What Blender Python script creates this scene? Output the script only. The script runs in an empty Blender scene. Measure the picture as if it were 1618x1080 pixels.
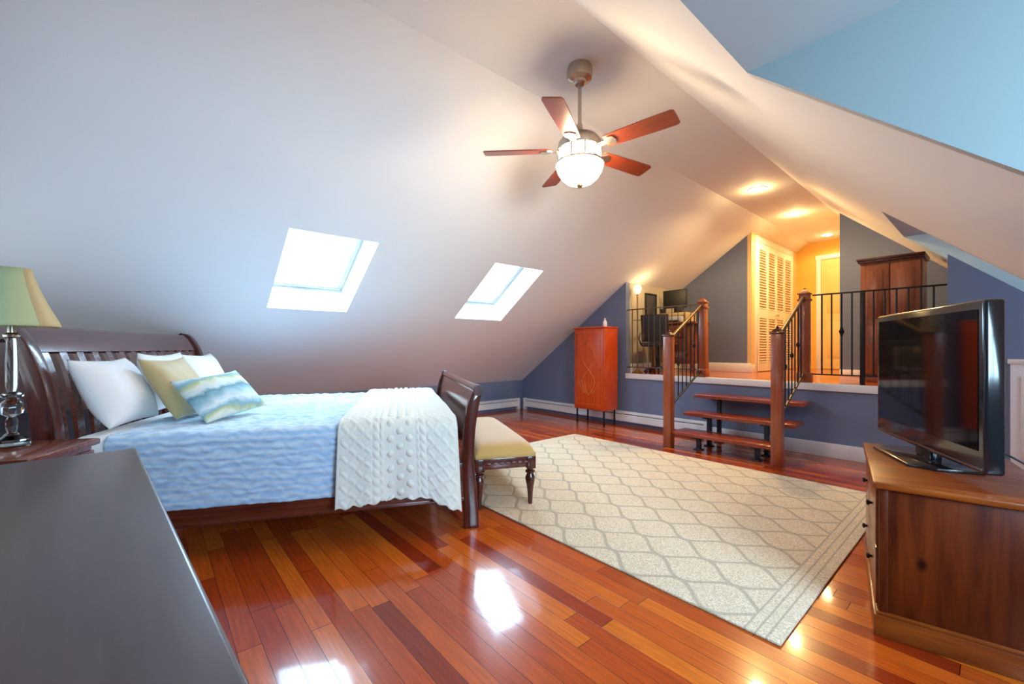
import bpy, bmesh, math, random
from mathutils import Vector, Matrix, noise
PI = math.pi
random.seed(7)
scn = bpy.context.scene
COL = scn.collection

# ------------------------------------------------------------------ objects
def link(o, parent=None):
    COL.objects.link(o)
    if parent is not None:
        o.parent = parent
    return o

def empty(name, label, cat, loc=(0, 0, 0), rz=0.0, group=None, kind=None):
    o = bpy.data.objects.new(name, None)
    o.empty_display_size = .1
    o.location = loc
    o.rotation_euler = (0, 0, rz)
    if label: o['label'] = label
    if cat: o['category'] = cat
    if group: o['group'] = group
    if kind: o['kind'] = kind
    return link(o)

def tag(o, label, cat, group=None, kind=None):
    if label: o['label'] = label
    if cat: o['category'] = cat
    if group: o['group'] = group
    if kind: o['kind'] = kind
    return o

class MB:
    """collects shapes into one mesh"""
    def __init__(self):
        self.bm = bmesh.new()
    def _merge(self, b, M=None):
        if M is not None:
            b.transform(M)
        me = bpy.data.meshes.new('tmp')
        b.to_mesh(me); b.free()
        self.bm.from_mesh(me)
        bpy.data.meshes.remove(me)
        return self
    def box(self, x0, x1, y0, y1, z0, z1, bev=0.0, seg=2, M=None):
        b = bmesh.new()
        bmesh.ops.create_cube(b, size=1)
        bmesh.ops.scale(b, vec=(x1 - x0, y1 - y0, z1 - z0), verts=b.verts)
        bmesh.ops.translate(b, vec=((x0 + x1) / 2, (y0 + y1) / 2, (z0 + z1) / 2), verts=b.verts)
        if bev > 0:
            bmesh.ops.bevel(b, geom=list(b.edges), offset=bev, segments=seg, profile=.5, affect='EDGES')
        return self._merge(b, M)
    def prism(self, poly, axis, a, b_, bev=0.0, M=None):
        """extrude a 2-D polygon. axis 'x': poly=(y,z); 'y': poly=(x,z); 'z': poly=(x,y)"""
        b = bmesh.new()
        def P(p, t):
            return {'x': (t, p[0], p[1]), 'y': (p[0], t, p[1]), 'z': (p[0], p[1], t)}[axis]
        v0 = [b.verts.new(P(p, a)) for p in poly]
        v1 = [b.verts.new(P(p, b_)) for p in poly]
        n = len(poly)
        b.faces.new(v0); b.faces.new(v1[::-1])
        for i in range(n):
            b.faces.new((v0[i], v0[(i + 1) % n], v1[(i + 1) % n], v1[i]))
        bmesh.ops.recalc_face_normals(b, faces=b.faces)
        if bev > 0:
            bmesh.ops.bevel(b, geom=list(b.edges), offset=bev, segments=2, profile=.5, affect='EDGES')
        return self._merge(b, M)
    def lathe(self, prof, seg=24, M=None, cap=True, rot=0.0):
        """prof = [(radius, z)...] bottom to top"""
        b = bmesh.new()
        rings = []
        for r, z in prof:
            rings.append([b.verts.new((r * math.cos(rot + 2 * PI * k / seg), r * math.sin(rot + 2 * PI * k / seg), z)) for k in range(seg)])
        for i in range(len(rings) - 1):
            for k in range(seg):
                k2 = (k + 1) % seg
                b.faces.new((rings[i][k], rings[i][k2], rings[i + 1][k2], rings[i + 1][k]))
        if cap:
            b.faces.new(rings[0][::-1]); b.faces.new(rings[-1])
        bmesh.ops.recalc_face_normals(b, faces=b.faces)
        return self._merge(b, M)
    def tube(self, pts, r, seg=10, radii=None):
        pts = [Vector(p) for p in pts]
        b = bmesh.new()
        rings = []
        for i, p in enumerate(pts):
            d = (pts[min(i + 1, len(pts) - 1)] - pts[max(i - 1, 0)]).normalized()
            up = Vector((0, 0, 1)) if abs(d.z) < .95 else Vector((1, 0, 0))
            s = d.cross(up).normalized(); u = s.cross(d)
            rr = radii[i] if radii else r
            rings.append([b.verts.new(p + (s * math.cos(2 * PI * k / seg) + u * math.sin(2 * PI * k / seg)) * rr) for k in range(seg)])
        for i in range(len(rings) - 1):
            for k in range(seg):
                k2 = (k + 1) % seg
                b.faces.new((rings[i][k], rings[i][k2], rings[i + 1][k2], rings[i + 1][k]))
        b.faces.new(rings[0][::-1]); b.faces.new(rings[-1])
        bmesh.ops.recalc_face_normals(b, faces=b.faces)
        return self._merge(b)
    def ribbon(self, prof, th, y0, y1, bev=0.0):
        """solid sweep along y of a centre line prof=[(x,z)...] with thickness th (number or list)"""
        n = len(prof); L = []; Rr = []
        for i, p in enumerate(prof):
            a = Vector(prof[max(i - 1, 0)]); c = Vector(prof[min(i + 1, n - 1)])
            d = (c - a).normalized(); nx = Vector((-d.y, d.x))
            t = th[i] if isinstance(th, (list, tuple)) else th
            L.append(tuple(Vector(p) + nx * t / 2)); Rr.append(tuple(Vector(p) - nx * t / 2))
        return self.prism(L + Rr[::-1], 'y', y0, y1, bev)
    def quad(self, *vs):
        b = bmesh.new()
        b.faces.new([b.verts.new(v) for v in vs])
        return self._merge(b)
    def grid(self, nu, nv, fn):
        b = bmesh.new()
        V = [[b.verts.new(fn(i / nu, j / nv)) for j in range(nv + 1)] for i in range(nu + 1)]
        for i in range(nu):
            for j in range(nv):
                b.faces.new((V[i][j], V[i + 1][j], V[i + 1][j + 1], V[i][j + 1]))
        return self._merge(b)
    def build(self, name, m, parent=None, smooth=True, kind=None, label=None, loc=None, rot=None, angle=35):
        me = bpy.data.meshes.new(name)
        bm = self.bm
        if smooth:
            for f in bm.faces: f.smooth = True
            for e in bm.edges:
                e.smooth = not (len(e.link_faces) == 2 and e.calc_face_angle(0) > math.radians(angle))
        bm.to_mesh(me); bm.free()
        me.materials.append(m)
        o = bpy.data.objects.new(name, me)
        if loc is not None: o.location = loc
        if rot is not None: o.rotation_euler = rot
        if kind: o['kind'] = kind
        if label: o['label'] = label
        return link(o, parent)

def T(x, y, z): return Matrix.Translation((x, y, z))
def RZ(a): return Matrix.Rotation(a, 4, 'Z')
def RX(a): return Matrix.Rotation(a, 4, 'X')
def RY(a): return Matrix.Rotation(a, 4, 'Y')

def dup(root, loc, rz=None, label=None):
    r = root.copy(); COL.objects.link(r); r.location = loc
    if rz is not None: r.rotation_euler = (0, 0, rz)
    if label: r['label'] = label
    for ch in list(root.children):
        c = ch.copy(); COL.objects.link(c); c.parent = r
        for g in list(ch.children):
            d = g.copy(); COL.objects.link(d); d.parent = c
    return r

# ---------------------------------------------------------------- materials
MATS = {}
def new_mat(name):
    m = bpy.data.materials.new(name); m.use_nodes = True
    nt = m.node_tree
    b = nt.nodes['Principled BSDF']
    return m, nt, b

def N(nt, typ, **kw):
    n = nt.nodes.new(typ)
    for k, v in kw.items():
        if k.startswith('i_'):
            key = k[2:]
            key = int(key) if key.isdigit() else key.replace('_', ' ')
            n.inputs[key].default_value = v
        else:
            setattr(n, k, v)
    return n

def math_n(nt, op, a, b=None, c=None):
    n = nt.nodes.new('ShaderNodeMath'); n.operation = op
    for i, x in enumerate((a, b, c)):
        if x is None: continue
        if isinstance(x, (int, float)): n.inputs[i].default_value = x
        else: nt.links.new(x, n.inputs[i])
    return n.outputs[0]

def plain(name, col, rough=.5, metal=0.0, noise_amt=.06, scale=8.0, bump=0.0, bscale=60.0, coat=0.0, spec=.5, sheen=0.0):
    m, nt, b = new_mat(name)
    tc = N(nt, 'ShaderNodeTexCoord')
    nz = N(nt, 'ShaderNodeTexNoise', i_Scale=scale, i_Detail=4.0)
    nt.links.new(tc.outputs['Object'], nz.inputs['Vector'])
    mx = N(nt, 'ShaderNodeMix', data_type='RGBA')
    mx.inputs[6].default_value = (*[c * (1 - noise_amt) for c in col], 1)
    mx.inputs[7].default_value = (*[min(1, c * (1 + noise_amt)) for c in col], 1)
    nt.links.new(nz.outputs['Fac'], mx.inputs[0])
    nt.links.new(mx.outputs[2], b.inputs['Base Color'])
    b.inputs['Roughness'].default_value = rough
    b.inputs['Metallic'].default_value = metal
    b.inputs['Coat Weight'].default_value = coat
    b.inputs['Coat Roughness'].default_value = .1
    b.inputs['Specular IOR Level'].default_value = spec
    b.inputs['Sheen Weight'].default_value = sheen
    if bump > 0:
        n2 = N(nt, 'ShaderNodeTexNoise', i_Scale=bscale, i_Detail=3.0)
        nt.links.new(tc.outputs['Object'], n2.inputs['Vector'])
        bp = N(nt, 'ShaderNodeBump', i_Strength=bump, i_Distance=.01)
        nt.links.new(n2.outputs['Fac'], bp.inputs['Height'])
        nt.links.new(bp.outputs[0], b.inputs['Normal'])
    MATS[name] = m
    return m

def wood(name, c1, c2, grain='x', rough=.3, coat=.0, scale=3.0, stretch=14.0, knots=False, spec=.5, bump=.04):
    """c1 dark grain, c2 light; the grain runs along the given object axis"""
    m, nt, b = new_mat(name)
    tc = N(nt, 'ShaderNodeTexCoord')
    mp = N(nt, 'ShaderNodeMapping')
    s = {'x': (1, stretch, stretch), 'y': (stretch, 1, stretch), 'z': (stretch, stretch, 1)}[grain]
    mp.inputs['Scale'].default_value = s
    nt.links.new(tc.outputs['Object'], mp.inputs['Vector'])
    nz = N(nt, 'ShaderNodeTexNoise', i_Scale=scale, i_Detail=6.0, i_Roughness=.6, i_Distortion=.4)
    nt.links.new(mp.outputs[0], nz.inputs['Vector'])
    cr = N(nt, 'ShaderNodeValToRGB')
    cr.color_ramp.elements[0].position = .3; cr.color_ramp.elements[0].color = (*c1, 1)
    cr.color_ramp.elements[1].position = .7; cr.color_ramp.elements[1].color = (*c2, 1)
    nt.links.new(nz.outputs['Fac'], cr.inputs[0])
    out = cr.outputs[0]
    if knots:
        mk = N(nt, 'ShaderNodeMapping')
        sk = [2.6, 2.6, 2.6]; sk['xyz'.index(grain)] = 1.7
        mk.inputs['Scale'].default_value = sk
        nt.links.new(tc.outputs['Object'], mk.inputs['Vector'])
        vo = N(nt, 'ShaderNodeTexVoronoi', i_Scale=1.6)
        nt.links.new(mk.outputs[0], vo.inputs['Vector'])
        k = N(nt, 'ShaderNodeMapRange', i_1=.02, i_2=.09, i_3=1.0, i_4=0.0)
        nt.links.new(vo.outputs['Distance'], k.inputs[0])
        mx = N(nt, 'ShaderNodeMix', data_type='RGBA')
        mx.inputs[7].default_value = (c1[0] * .25, c1[1] * .25, c1[2] * .25, 1)
        nt.links.new(k.outputs[0], mx.inputs[0]); nt.links.new(out, mx.inputs[6])
        out = mx.outputs[2]
    nt.links.new(out, b.inputs['Base Color'])
    b.inputs['Roughness'].default_value = rough
    b.inputs['Coat Weight'].default_value = coat
    b.inputs['Coat Roughness'].default_value = .12
    b.inputs['Specular IOR Level'].default_value = spec
    bp = N(nt, 'ShaderNodeBump', i_Strength=bump, i_Distance=.002)
    nt.links.new(nz.outputs['Fac'], bp.inputs['Height'])
    nt.links.new(bp.outputs[0], b.inputs['Normal'])
    MATS[name] = m
    return m

def emit(name, col, strength):
    m, nt, b = new_mat(name)
    b.inputs['Base Color'].default_value = (*col, 1)
    b.inputs['Emission Color'].default_value = (*col, 1)
    b.inputs['Emission Strength'].default_value = strength
    MATS[name] = m
    return m

def floor_mat(name, width=.083, length=1.05):
    """glossy cherry strip floor, boards along x"""
    m, nt, b = new_mat(name)
    tc = N(nt, 'ShaderNodeTexCoord')
    sp = N(nt, 'ShaderNodeSeparateXYZ'); nt.links.new(tc.outputs['Object'], sp.inputs[0])
    yr = math_n(nt, 'DIVIDE', sp.outputs[1], width)
    row = math_n(nt, 'FLOOR', yr)
    wn = N(nt, 'ShaderNodeTexWhiteNoise', noise_dimensions='1D'); nt.links.new(row, wn.inputs['W'])
    xr = math_n(nt, 'ADD', math_n(nt, 'DIVIDE', sp.outputs[0], length), math_n(nt, 'MULTIPLY', wn.outputs['Value'], 7.3))
    colm = math_n(nt, 'FLOOR', xr)
    cv = N(nt, 'ShaderNodeCombineXYZ'); nt.links.new(row, cv.inputs[0]); nt.links.new(colm, cv.inputs[1])
    w2 = N(nt, 'ShaderNodeTexWhiteNoise', noise_dimensions='2D'); nt.links.new(cv.outputs[0], w2.inputs['Vector'])
    cr = N(nt, 'ShaderNodeValToRGB')
    el = cr.color_ramp.elements
    el[0].position = 0; el[0].color = (.22, .018, .003, 1)
    el[1].position = 1; el[1].color = (.66, .150, .010, 1)
    e = el.new(.16); e.color = (.36, .038, .004, 1)
    e = el.new(.5); e.color = (.48, .072, .006, 1)
    e = el.new(.8); e.color = (.57, .105, .008, 1)
    nt.links.new(w2.outputs['Value'], cr.inputs[0])
    mp = N(nt, 'ShaderNodeMapping'); mp.inputs['Scale'].default_value = (2.0, 40, 1)
    nt.links.new(tc.outputs['Object'], mp.inputs['Vector'])
    nz = N(nt, 'ShaderNodeTexNoise', i_Scale=2.2, i_Detail=5.0, i_Roughness=.6); nt.links.new(mp.outputs[0], nz.inputs['Vector'])
    mr = N(nt, 'ShaderNodeMapRange', i_1=.3, i_2=.7, i_3=.72, i_4=1.2); nt.links.new(nz.outputs['Fac'], mr.inputs[0])
    mul = N(nt, 'ShaderNodeMix', data_type='RGBA', blend_type='MULTIPLY'); mul.inputs[0].default_value = 1
    nt.links.new(cr.outputs[0], mul.inputs[6]); nt.links.new(mr.outputs[0], mul.inputs[7])
    fy = math_n(nt, 'FRACT', yr); fx = math_n(nt, 'FRACT', xr)
    g1 = math_n(nt, 'LESS_THAN', fy, .022)
    g2 = math_n(nt, 'LESS_THAN', fx, .0025)
    gap = math_n(nt, 'MAXIMUM', g1, g2)
    mx = N(nt, 'ShaderNodeMix', data_type='RGBA'); mx.inputs[7].default_value = (.02, .004, .002, 1)
    nt.links.new(gap, mx.inputs[0]); nt.links.new(mul.outputs[2], mx.inputs[6])
    nt.links.new(mx.outputs[2], b.inputs['Base Color'])
    b.inputs['Roughness'].default_value = .22
    b.inputs['Specular IOR Level'].default_value = .25
    b.inputs['Coat Weight'].default_value = .5
    b.inputs['Coat Roughness'].default_value = .07
    # each board lies at a slightly different tilt, and the finish is a little wavy
    n3 = N(nt, 'ShaderNodeTexNoise', i_Scale=7.0, i_Detail=1.0); nt.links.new(tc.outputs['Object'], n3.inputs['Vector'])
    tilt = math_n(nt, 'MULTIPLY', math_n(nt, 'SUBTRACT', w2.outputs['Value'], .5), math_n(nt, 'MULTIPLY', fy, .35))
    hsum = math_n(nt, 'ADD', math_n(nt, 'ADD', math_n(nt, 'MULTIPLY', n3.outputs['Fac'], .5), math_n(nt, 'MULTIPLY', gap, -.5)), tilt)
    bp = N(nt, 'ShaderNodeBump', i_Strength=.25, i_Distance=.004); nt.links.new(hsum, bp.inputs['Height'])
    nt.links.new(bp.outputs[0], b.inputs['Normal']); nt.links.new(bp.outputs[0], b.inputs['Coat Normal'])
    MATS[name] = m
    return m

def rug_mat(name, hx):
    m, nt, b = new_mat(name)
    tc = N(nt, 'ShaderNodeTexCoord')
    sp = N(nt, 'ShaderNodeSeparateXYZ'); nt.links.new(tc.outputs['Object'], sp.inputs[0])
    px, py = .40, .29
    s = math_n(nt, 'MULTIPLY', math_n(nt, 'SINE', math_n(nt, 'MULTIPLY', sp.outputs[0], 2 * PI / px)), .25)
    yy = math_n(nt, 'DIVIDE', sp.outputs[1], py)
    d1 = math_n(nt, 'ABSOLUTE', math_n(nt, 'SUBTRACT', math_n(nt, 'FRACT', math_n(nt, 'SUBTRACT', yy, s)), .5))
    d2 = math_n(nt, 'ABSOLUTE', math_n(nt, 'SUBTRACT', math_n(nt, 'FRACT', math_n(nt, 'ADD', math_n(nt, 'ADD', yy, .5), s)), .5))
    d = math_n(nt, 'MINIMUM', d1, d2)
    line = N(nt, 'ShaderNodeMapRange', i_1=.035, i_2=.06, i_3=1.0, i_4=0.0); nt.links.new(d, line.inputs[0])
    ax = math_n(nt, 'ABSOLUTE', sp.outputs[0])
    inb = math_n(nt, 'LESS_THAN', ax, hx - .13)
    fld = math_n(nt, 'MULTIPLY', line.outputs[0], inb)
    t = math_n(nt, 'SUBTRACT', hx, ax)
    st = 0.0
    for a in (.13, .09, .05):
        k = math_n(nt, 'LESS_THAN', math_n(nt, 'ABSOLUTE', math_n(nt, 'SUBTRACT', t, a)), .0045)
        st = k if isinstance(st, float) else math_n(nt, 'MAXIMUM', st, k)
    allm = math_n(nt, 'MAXIMUM', fld, st)
    nz = N(nt, 'ShaderNodeTexNoise', i_Scale=130.0, i_Detail=2.0); nt.links.new(tc.outputs['Object'], nz.inputs['Vector'])
    base = N(nt, 'ShaderNodeMix', data_type='RGBA')
    base.inputs[6].default_value = (.56, .45, .31, 1); base.inputs[7].default_value = (.88, .77, .60, 1)
    mr = N(nt, 'ShaderNodeMapRange', i_1=.32, i_2=.68); nt.links.new(nz.outputs['Fac'], mr.inputs[0])
    nt.links.new(mr.outputs[0], base.inputs[0])
    mx = N(nt, 'ShaderNodeMix', data_type='RGBA'); mx.inputs[7].default_value = (.37, .31, .24, 1)
    nt.links.new(math_n(nt, 'MULTIPLY', allm, .6), mx.inputs[0]); nt.links.new(base.outputs[2], mx.inputs[6])
    nt.links.new(mx.outputs[2], b.inputs['Base Color'])
    b.inputs['Roughness'].default_value = .95
    b.inputs['Specular IOR Level'].default_value = .1
    bp = N(nt, 'ShaderNodeBump', i_Strength=.5, i_Distance=.006)
    nt.links.new(math_n(nt, 'SUBTRACT', nz.outputs['Fac'], math_n(nt, 'MULTIPLY', allm, .6)), bp.inputs['Height'])
    nt.links.new(bp.outputs[0], b.inputs['Normal'])
    MATS[name] = m
    return m

def glass_mat(name):
    m = bpy.data.materials.new(name); m.use_nodes = True
    nt = m.node_tree; nt.nodes.clear()
    o = N(nt, 'ShaderNodeOutputMaterial'); t = N(nt, 'ShaderNodeBsdfTransparent'); g = N(nt, 'ShaderNodeBsdfGlossy')
    t.inputs[0].default_value = (.96, .98, .98, 1); g.inputs['Roughness'].default_value = .03
    mx = N(nt, 'ShaderNodeMixShader'); mx.inputs[0].default_value = .06
    nt.links.new(t.outputs[0], mx.inputs[1]); nt.links.new(g.outputs[0], mx.inputs[2]); nt.links.new(mx.outputs[0], o.inputs[0])
    MATS[name] = m
    return m

def crystal_mat(name):
    m = bpy.data.materials.new(name); m.use_nodes = True
    nt = m.node_tree; nt.nodes.clear()
    o = N(nt, 'ShaderNodeOutputMaterial'); g = N(nt, 'ShaderNodeBsdfGlass')
    g.inputs['Color'].default_value = (.82, .85, .85, 1); g.inputs['Roughness'].default_value = .02; g.inputs['IOR'].default_value = 1.45
    nt.links.new(g.outputs[0], o.inputs[0])
    MATS[name] = m
    return m

def quilt_mat():
    m, nt, b = new_mat('pale_blue_quilt')
    tc = N(nt, 'ShaderNodeTexCoord')
    mp = N(nt, 'ShaderNodeMapping'); mp.inputs['Scale'].default_value = (.35, .6, 1)
    nt.links.new(tc.outputs['Object'], mp.inputs['Vector'])
    wv = N(nt, 'ShaderNodeTexWave', wave_type='BANDS', bands_direction='Z', i_Scale=7.5, i_Distortion=5.0, i_Detail=1.5, i_Detail_Scale=3.0)
    nt.links.new(mp.outputs[0], wv.inputs['Vector'])
    mx = N(nt, 'ShaderNodeMix', data_type='RGBA')
    mx.inputs[6].default_value = (.38, .58, .82, 1); mx.inputs[7].default_value = (.60, .75, .90, 1)
    nt.links.new(wv.outputs['Fac'], mx.inputs[0]); nt.links.new(mx.outputs[2], b.inputs['Base Color'])
    b.inputs['Roughness'].default_value = .85; b.inputs['Sheen Weight'].default_value = .15
    return m

CEIL = plain('ceiling_paint', (.80, .80, .80), .75, noise_amt=.015, scale=3, bump=.03, bscale=120)
BLUE = plain('slate_blue_paint', (.16, .205, .325), .6, noise_amt=.03, scale=2, bump=.03, bscale=150)
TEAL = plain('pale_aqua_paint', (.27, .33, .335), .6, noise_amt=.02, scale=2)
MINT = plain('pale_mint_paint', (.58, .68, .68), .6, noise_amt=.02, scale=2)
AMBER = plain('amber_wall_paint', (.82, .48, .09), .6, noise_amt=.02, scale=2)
LAMPLIT = plain('beige_wall_paint', (.36, .32, .27), .6, noise_amt=.02, scale=2)  # loft side wall: warm lamp light put into the base colour
DOORLIT = plain('cream_door_paint', (.82, .60, .24), .5, noise_amt=.02)  # white hall door with the yellow hall light put into its colour
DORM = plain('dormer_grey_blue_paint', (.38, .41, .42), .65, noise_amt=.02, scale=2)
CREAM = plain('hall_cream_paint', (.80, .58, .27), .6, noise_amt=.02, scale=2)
WHITE = plain('white_trim_paint', (.86, .86, .86), .4, noise_amt=.02, scale=4)
FLOOR = floor_mat('cherry_strip_floor')
LOFTF = floor_mat('loft_strip_floor')
MAHOG = wood('mahogany', (.030, .006, .004), (.115, .022, .012), 'z', .22, .5)
MAHOGX = wood('mahogany_long', (.055, .010, .006), (.17, .038, .018), 'x', .22, .4)
MAHOGY = wood('mahogany_cross', (.05, .012, .009), (.15, .035, .022), 'y', .2, .6)
CHERRY = wood('cherry_newel', (.23, .045, .014), (.36, .085, .026), 'z', .28, .3)
CHERRYX = wood('cherry_tread', (.22, .028, .010), (.34, .055, .018), 'x', .25, .4)
REDCAB = wood('red_lacquer_wood', (.46, .036, .004), (.66, .085, .007), 'z', .36, .1)
INLAY = wood('inlay_wood', (.62, .14, .02), (.76, .22, .04), 'z', .35)
ARMO = wood('armoire_wood', (.12, .030, .012), (.30, .085, .030), 'z', .35, .1, 2.5)
ARMOD = wood('armoire_dark_wood', (.05, .010, .006), (.10, .022, .012), 'x', .35, .1)
STAND = wood('knotty_pine_stain', (.048, .005, .001), (.15, .026, .003), 'z', .4, .0, 2.2, 9, knots=True, spec=.25)
STANDX = wood('knotty_pine_stain_long', (.13, .020, .003), (.33, .080, .009), 'x', .3, .15, 2.2, 9, knots=True, spec=.35)
STANDY = wood('knotty_pine_stain_front', (.11, .024, .006), (.29, .085, .02), 'y', .3, .25, 2.2, 9)
DRESS = wood('espresso_wood', (.070, .046, .050), (.105, .074, .078), 'x', .30, .0, 2.5, 10, bump=0.0)
NIGHT = wood('nightstand_wood', (.10, .018, .008), (.22, .045, .016), 'x', .2, .5)
DESKW = wood('desk_wood', (.11, .028, .012), (.21, .06, .025), 'x', .3, .2)
SHELFW = wood('pale_shelf_wood', (.50, .34, .14), (.66, .47, .22), 'x', .4)
BLACKW = plain('black_stained_wood', (.012, .012, .014), .35)
IRON = plain('black_iron', (.018, .017, .018), .42, .6)
IRONB = plain('bronze_iron', (.16, .115, .07), .35, .7)
STEEL = plain('dark_steel', (.035, .045, .06), .4, .6)
NICKEL = plain('brushed_nickel', (.52, .46, .38), .28, 1.0)
BRASS = plain('aged_brass', (.42, .28, .11), .32, 1.0)
BLADE = wood('fan_blade_cherry', (.20, .028, .008), (.30, .05, .014), 'x', .34, .25)
PLAST = plain('black_gloss_plastic', (.010, .011, .013), .15, coat=.4)
PLASTM = plain('black_matte_plastic', (.018, .020, .024), .45)
SCREEN = plain('dark_screen', (.004, .004, .005), .06, spec=.6)
DSCR = plain('matte_dark_screen', (.006, .006, .008), .35)
GREYP = plain('grey_plastic', (.45, .46, .52), .4)
DARKP = plain('charcoal_board', (.05, .05, .06), .5)
LINEN = plain('white_linen', (.84, .85, .86), .85, noise_amt=.02, bump=.12, bscale=25, sheen=.2)
TAN = plain('tan_damask', (.50, .37, .165), .6, noise_amt=.14, scale=14, bump=.1, bscale=60, sheen=.3)
GOLD = plain('gold_velvet', (.56, .345, .10), .7, noise_amt=.08, scale=10, sheen=.5)
THROW = plain('cream_knit', (.80, .79, .71), .9, noise_amt=.05, scale=60, bump=.25, bscale=220, sheen=.2)
QUILT = quilt_mat()
SHADE = plain('sage_lamp_shade', (.50, .60, .34), .8, noise_amt=.06, scale=12)
SHADET = plain('tan_lamp_shade', (.62, .48, .24), .8, noise_amt=.06, scale=12)
CERAM = plain('white_ceramic', (.85, .85, .83), .25)
LOUV = plain('louver_white_paint', (.84, .80, .72), .45, noise_amt=.02)
GLASS = glass_mat('window_glass')
CRYST = crystal_mat('crystal_glass')
BOWL = emit('lit_frosted_bowl', (1.0, .75, .47), 34.0)
COLLAR = emit('lit_glass_collar', (1.0, .73, .45), 165.0)
LED = emit('lit_recessed_lens', (1.0, .78, .48), 25.0)
SCONCE = emit('lit_lamp_shade', (1.0, .80, .50), 1.4)

# -------------------------------------------------------------------- shell
def zl(x): return 2.147 + .69 * (x + 3.70)
def zr(x): return 3.09 - .88 * (x + 1.56)
XK, XL, XR, XE = -6.03, -2.333, -1.56, 1.30      # knee wall, flat ceiling edges, right knee wall
YF, YB, YL, YH = -1.15, 5.45, 7.07, 9.25         # near wall, step wall, loft back wall, hall end
YMAX = 9.4
ZP = .775                                        # loft floor
SK = [(.85, 1.60), (2.97, 3.73)]                 # skylights, along y
SKX = (-4.58, -3.74)
D1 = (.15, 1.99, -.73)                          # dormer opening: y from, y to, x of its top edge
D2 = (4.66, 5.90, -.66)
XW = 1.50                                        # dormer window wall

MB().quad((XK, YF, 0), (XW, YF, 0), (XW, YB, 0), (XK, YB, 0)).build('floor', FLOOR, kind='structure')
MB().box(-3.80, -.25, YB, YMAX, ZP - .06, ZP).build('floor.001', LOFTF, kind='structure')

m = MB()
ys = [YF, SK[0][0], SK[0][1], SK[1][0], SK[1][1], YMAX]
xs = [XK, SKX[0], SKX[1], XL]
for i in range(3):
    for j in range(5):
        if i == 1 and j in (1, 3): continue
        a, b_ = xs[i], xs[i + 1]
        m.quad((a, ys[j], zl(a)), (a, ys[j + 1], zl(a)), (b_, ys[j + 1], zl(b_)), (b_, ys[j], zl(b_)))
m.build('ceiling_left', CEIL, kind='structure', smooth=False)
MB().quad((XL, YF, 3.09), (XL, YMAX, 3.09), (XR, YMAX, 3.09), (XR, YF, 3.09)).build('ceiling', CEIL, kind='structure')
m = MB()
def rs(y0, y1, xe):
    m.quad((XR, y0, 3.09), (XR, y1, 3.09), (xe, y1, zr(xe)), (xe, y0, zr(xe)))
rs(YF, D1[0], XE); rs(D1[0], D1[1], D1[2]); rs(D1[1], D2[0], XE); rs(D2[0], D2[1], D2[2]); rs(D2[1], YMAX, XE)
m.build('ceiling_right', CEIL, kind='structure', smooth=False)

# knee walls and near wall
m = MB(); m.box(XK - .08, XK, YF, YB + .1, 0, zl(XK)); m.build('wall_left', BLUE, kind='structure')
zk = zr(XE)
m = MB()
m.box(XE, XE + .08, YF, D1[0], 0, zk); m.box(XE, XE + .08, D1[1], D2[0], 0, zk)
m.build('wall_right', BLUE, kind='structure')
# near wall, with an unseen window added behind the camera for fill light
w5 = (-4.2, -2.2, .85, 1.75)
m = MB()
poly_y = (YF - .08, YF)
def wallbox(x0, x1, z0, z1): m.box(x0, x1, poly_y[0], poly_y[1], z0, z1)
wallbox(XK, w5[0], 0, .5); wallbox(w5[0], w5[1], 0, w5[2]); wallbox(w5[1], XE, 0, zk)
m.prism([(XK, .5), (w5[0], .5), (w5[0], zl(w5[0])), (XK, zl(XK))], 'y', *poly_y)
m.prism([(w5[0], w5[3]), (w5[1], w5[3]), (w5[1], 3.09), (XL, 3.09), (w5[0], zl(w5[0]))], 'y', *poly_y)
m.prism([(w5[1], zk), (XE, zk), (XR, 3.09), (w5[1], 3.09)], 'y', *poly_y)
m.build('wall_front', BLUE, kind='structure', smooth=False)

# step wall: the wall below and beside the loft opening
XO0, XO1 = -3.70, -.32
m = MB()
m.prism([(XK, 0), (XE, 0), (XE, zk), (XO1, zr(XO1)), (XO1, ZP - .06), (XO0, ZP - .06), (XO0, zl(XO0)), (XK, zl(XK))], 'y', YB, YB + .1)
m.build('wall_back', BLUE, kind='structure', smooth=False)
m = MB(); m.box(XO0 + .01, XO1 - .01, YB - .035, YB + .02, ZP - .075, ZP + .002, .006); m.build('trim_1', WHITE, kind='structure')
# loft walls
HX0, HX1 = -2.53, -1.43
m = MB(); m.prism([(YB + .1, ZP), (YL, ZP), (YL, zl(XO0)), (YB + .1, zl(XO0))], 'x', XO0 - .06, XO0); m.build('wall_loft_left', LAMPLIT, kind='structure')
m = MB(); m.prism([(XO0, ZP), (HX0, ZP), (HX0, zl(HX0)), (XO0, zl(XO0))], 'y', YL, YL + .08); m.build('wall_loft_back', BLUE, kind='structure')
m = MB(); m.prism([(HX1, ZP), (XE, ZP), (XE, zr(XE)), (HX1, zr(HX1))], 'y', YL, YL + .08); m.build('wall_loft_end', BLUE, kind='structure')
m = MB(); m.prism([(YB + .1, ZP - .06), (YL, ZP - .06), (YL, zr(-.25) - .16), (YB + .1, zr(-.25) - .16)], 'x', -.25, -.2); m.build('wall_loft_right', BLUE, kind='structure')
# hall
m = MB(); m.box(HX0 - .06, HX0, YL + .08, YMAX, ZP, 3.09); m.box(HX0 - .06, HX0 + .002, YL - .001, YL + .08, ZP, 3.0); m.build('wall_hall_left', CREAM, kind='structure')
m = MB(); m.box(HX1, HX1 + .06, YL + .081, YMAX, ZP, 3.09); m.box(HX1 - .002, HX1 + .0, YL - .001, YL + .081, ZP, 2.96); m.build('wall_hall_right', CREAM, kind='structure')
m = MB(); m.box(HX0, HX1, YH, YH + .1, ZP, 3.09); m.build('wall_hall_end', AMBER, kind='structure')
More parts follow.
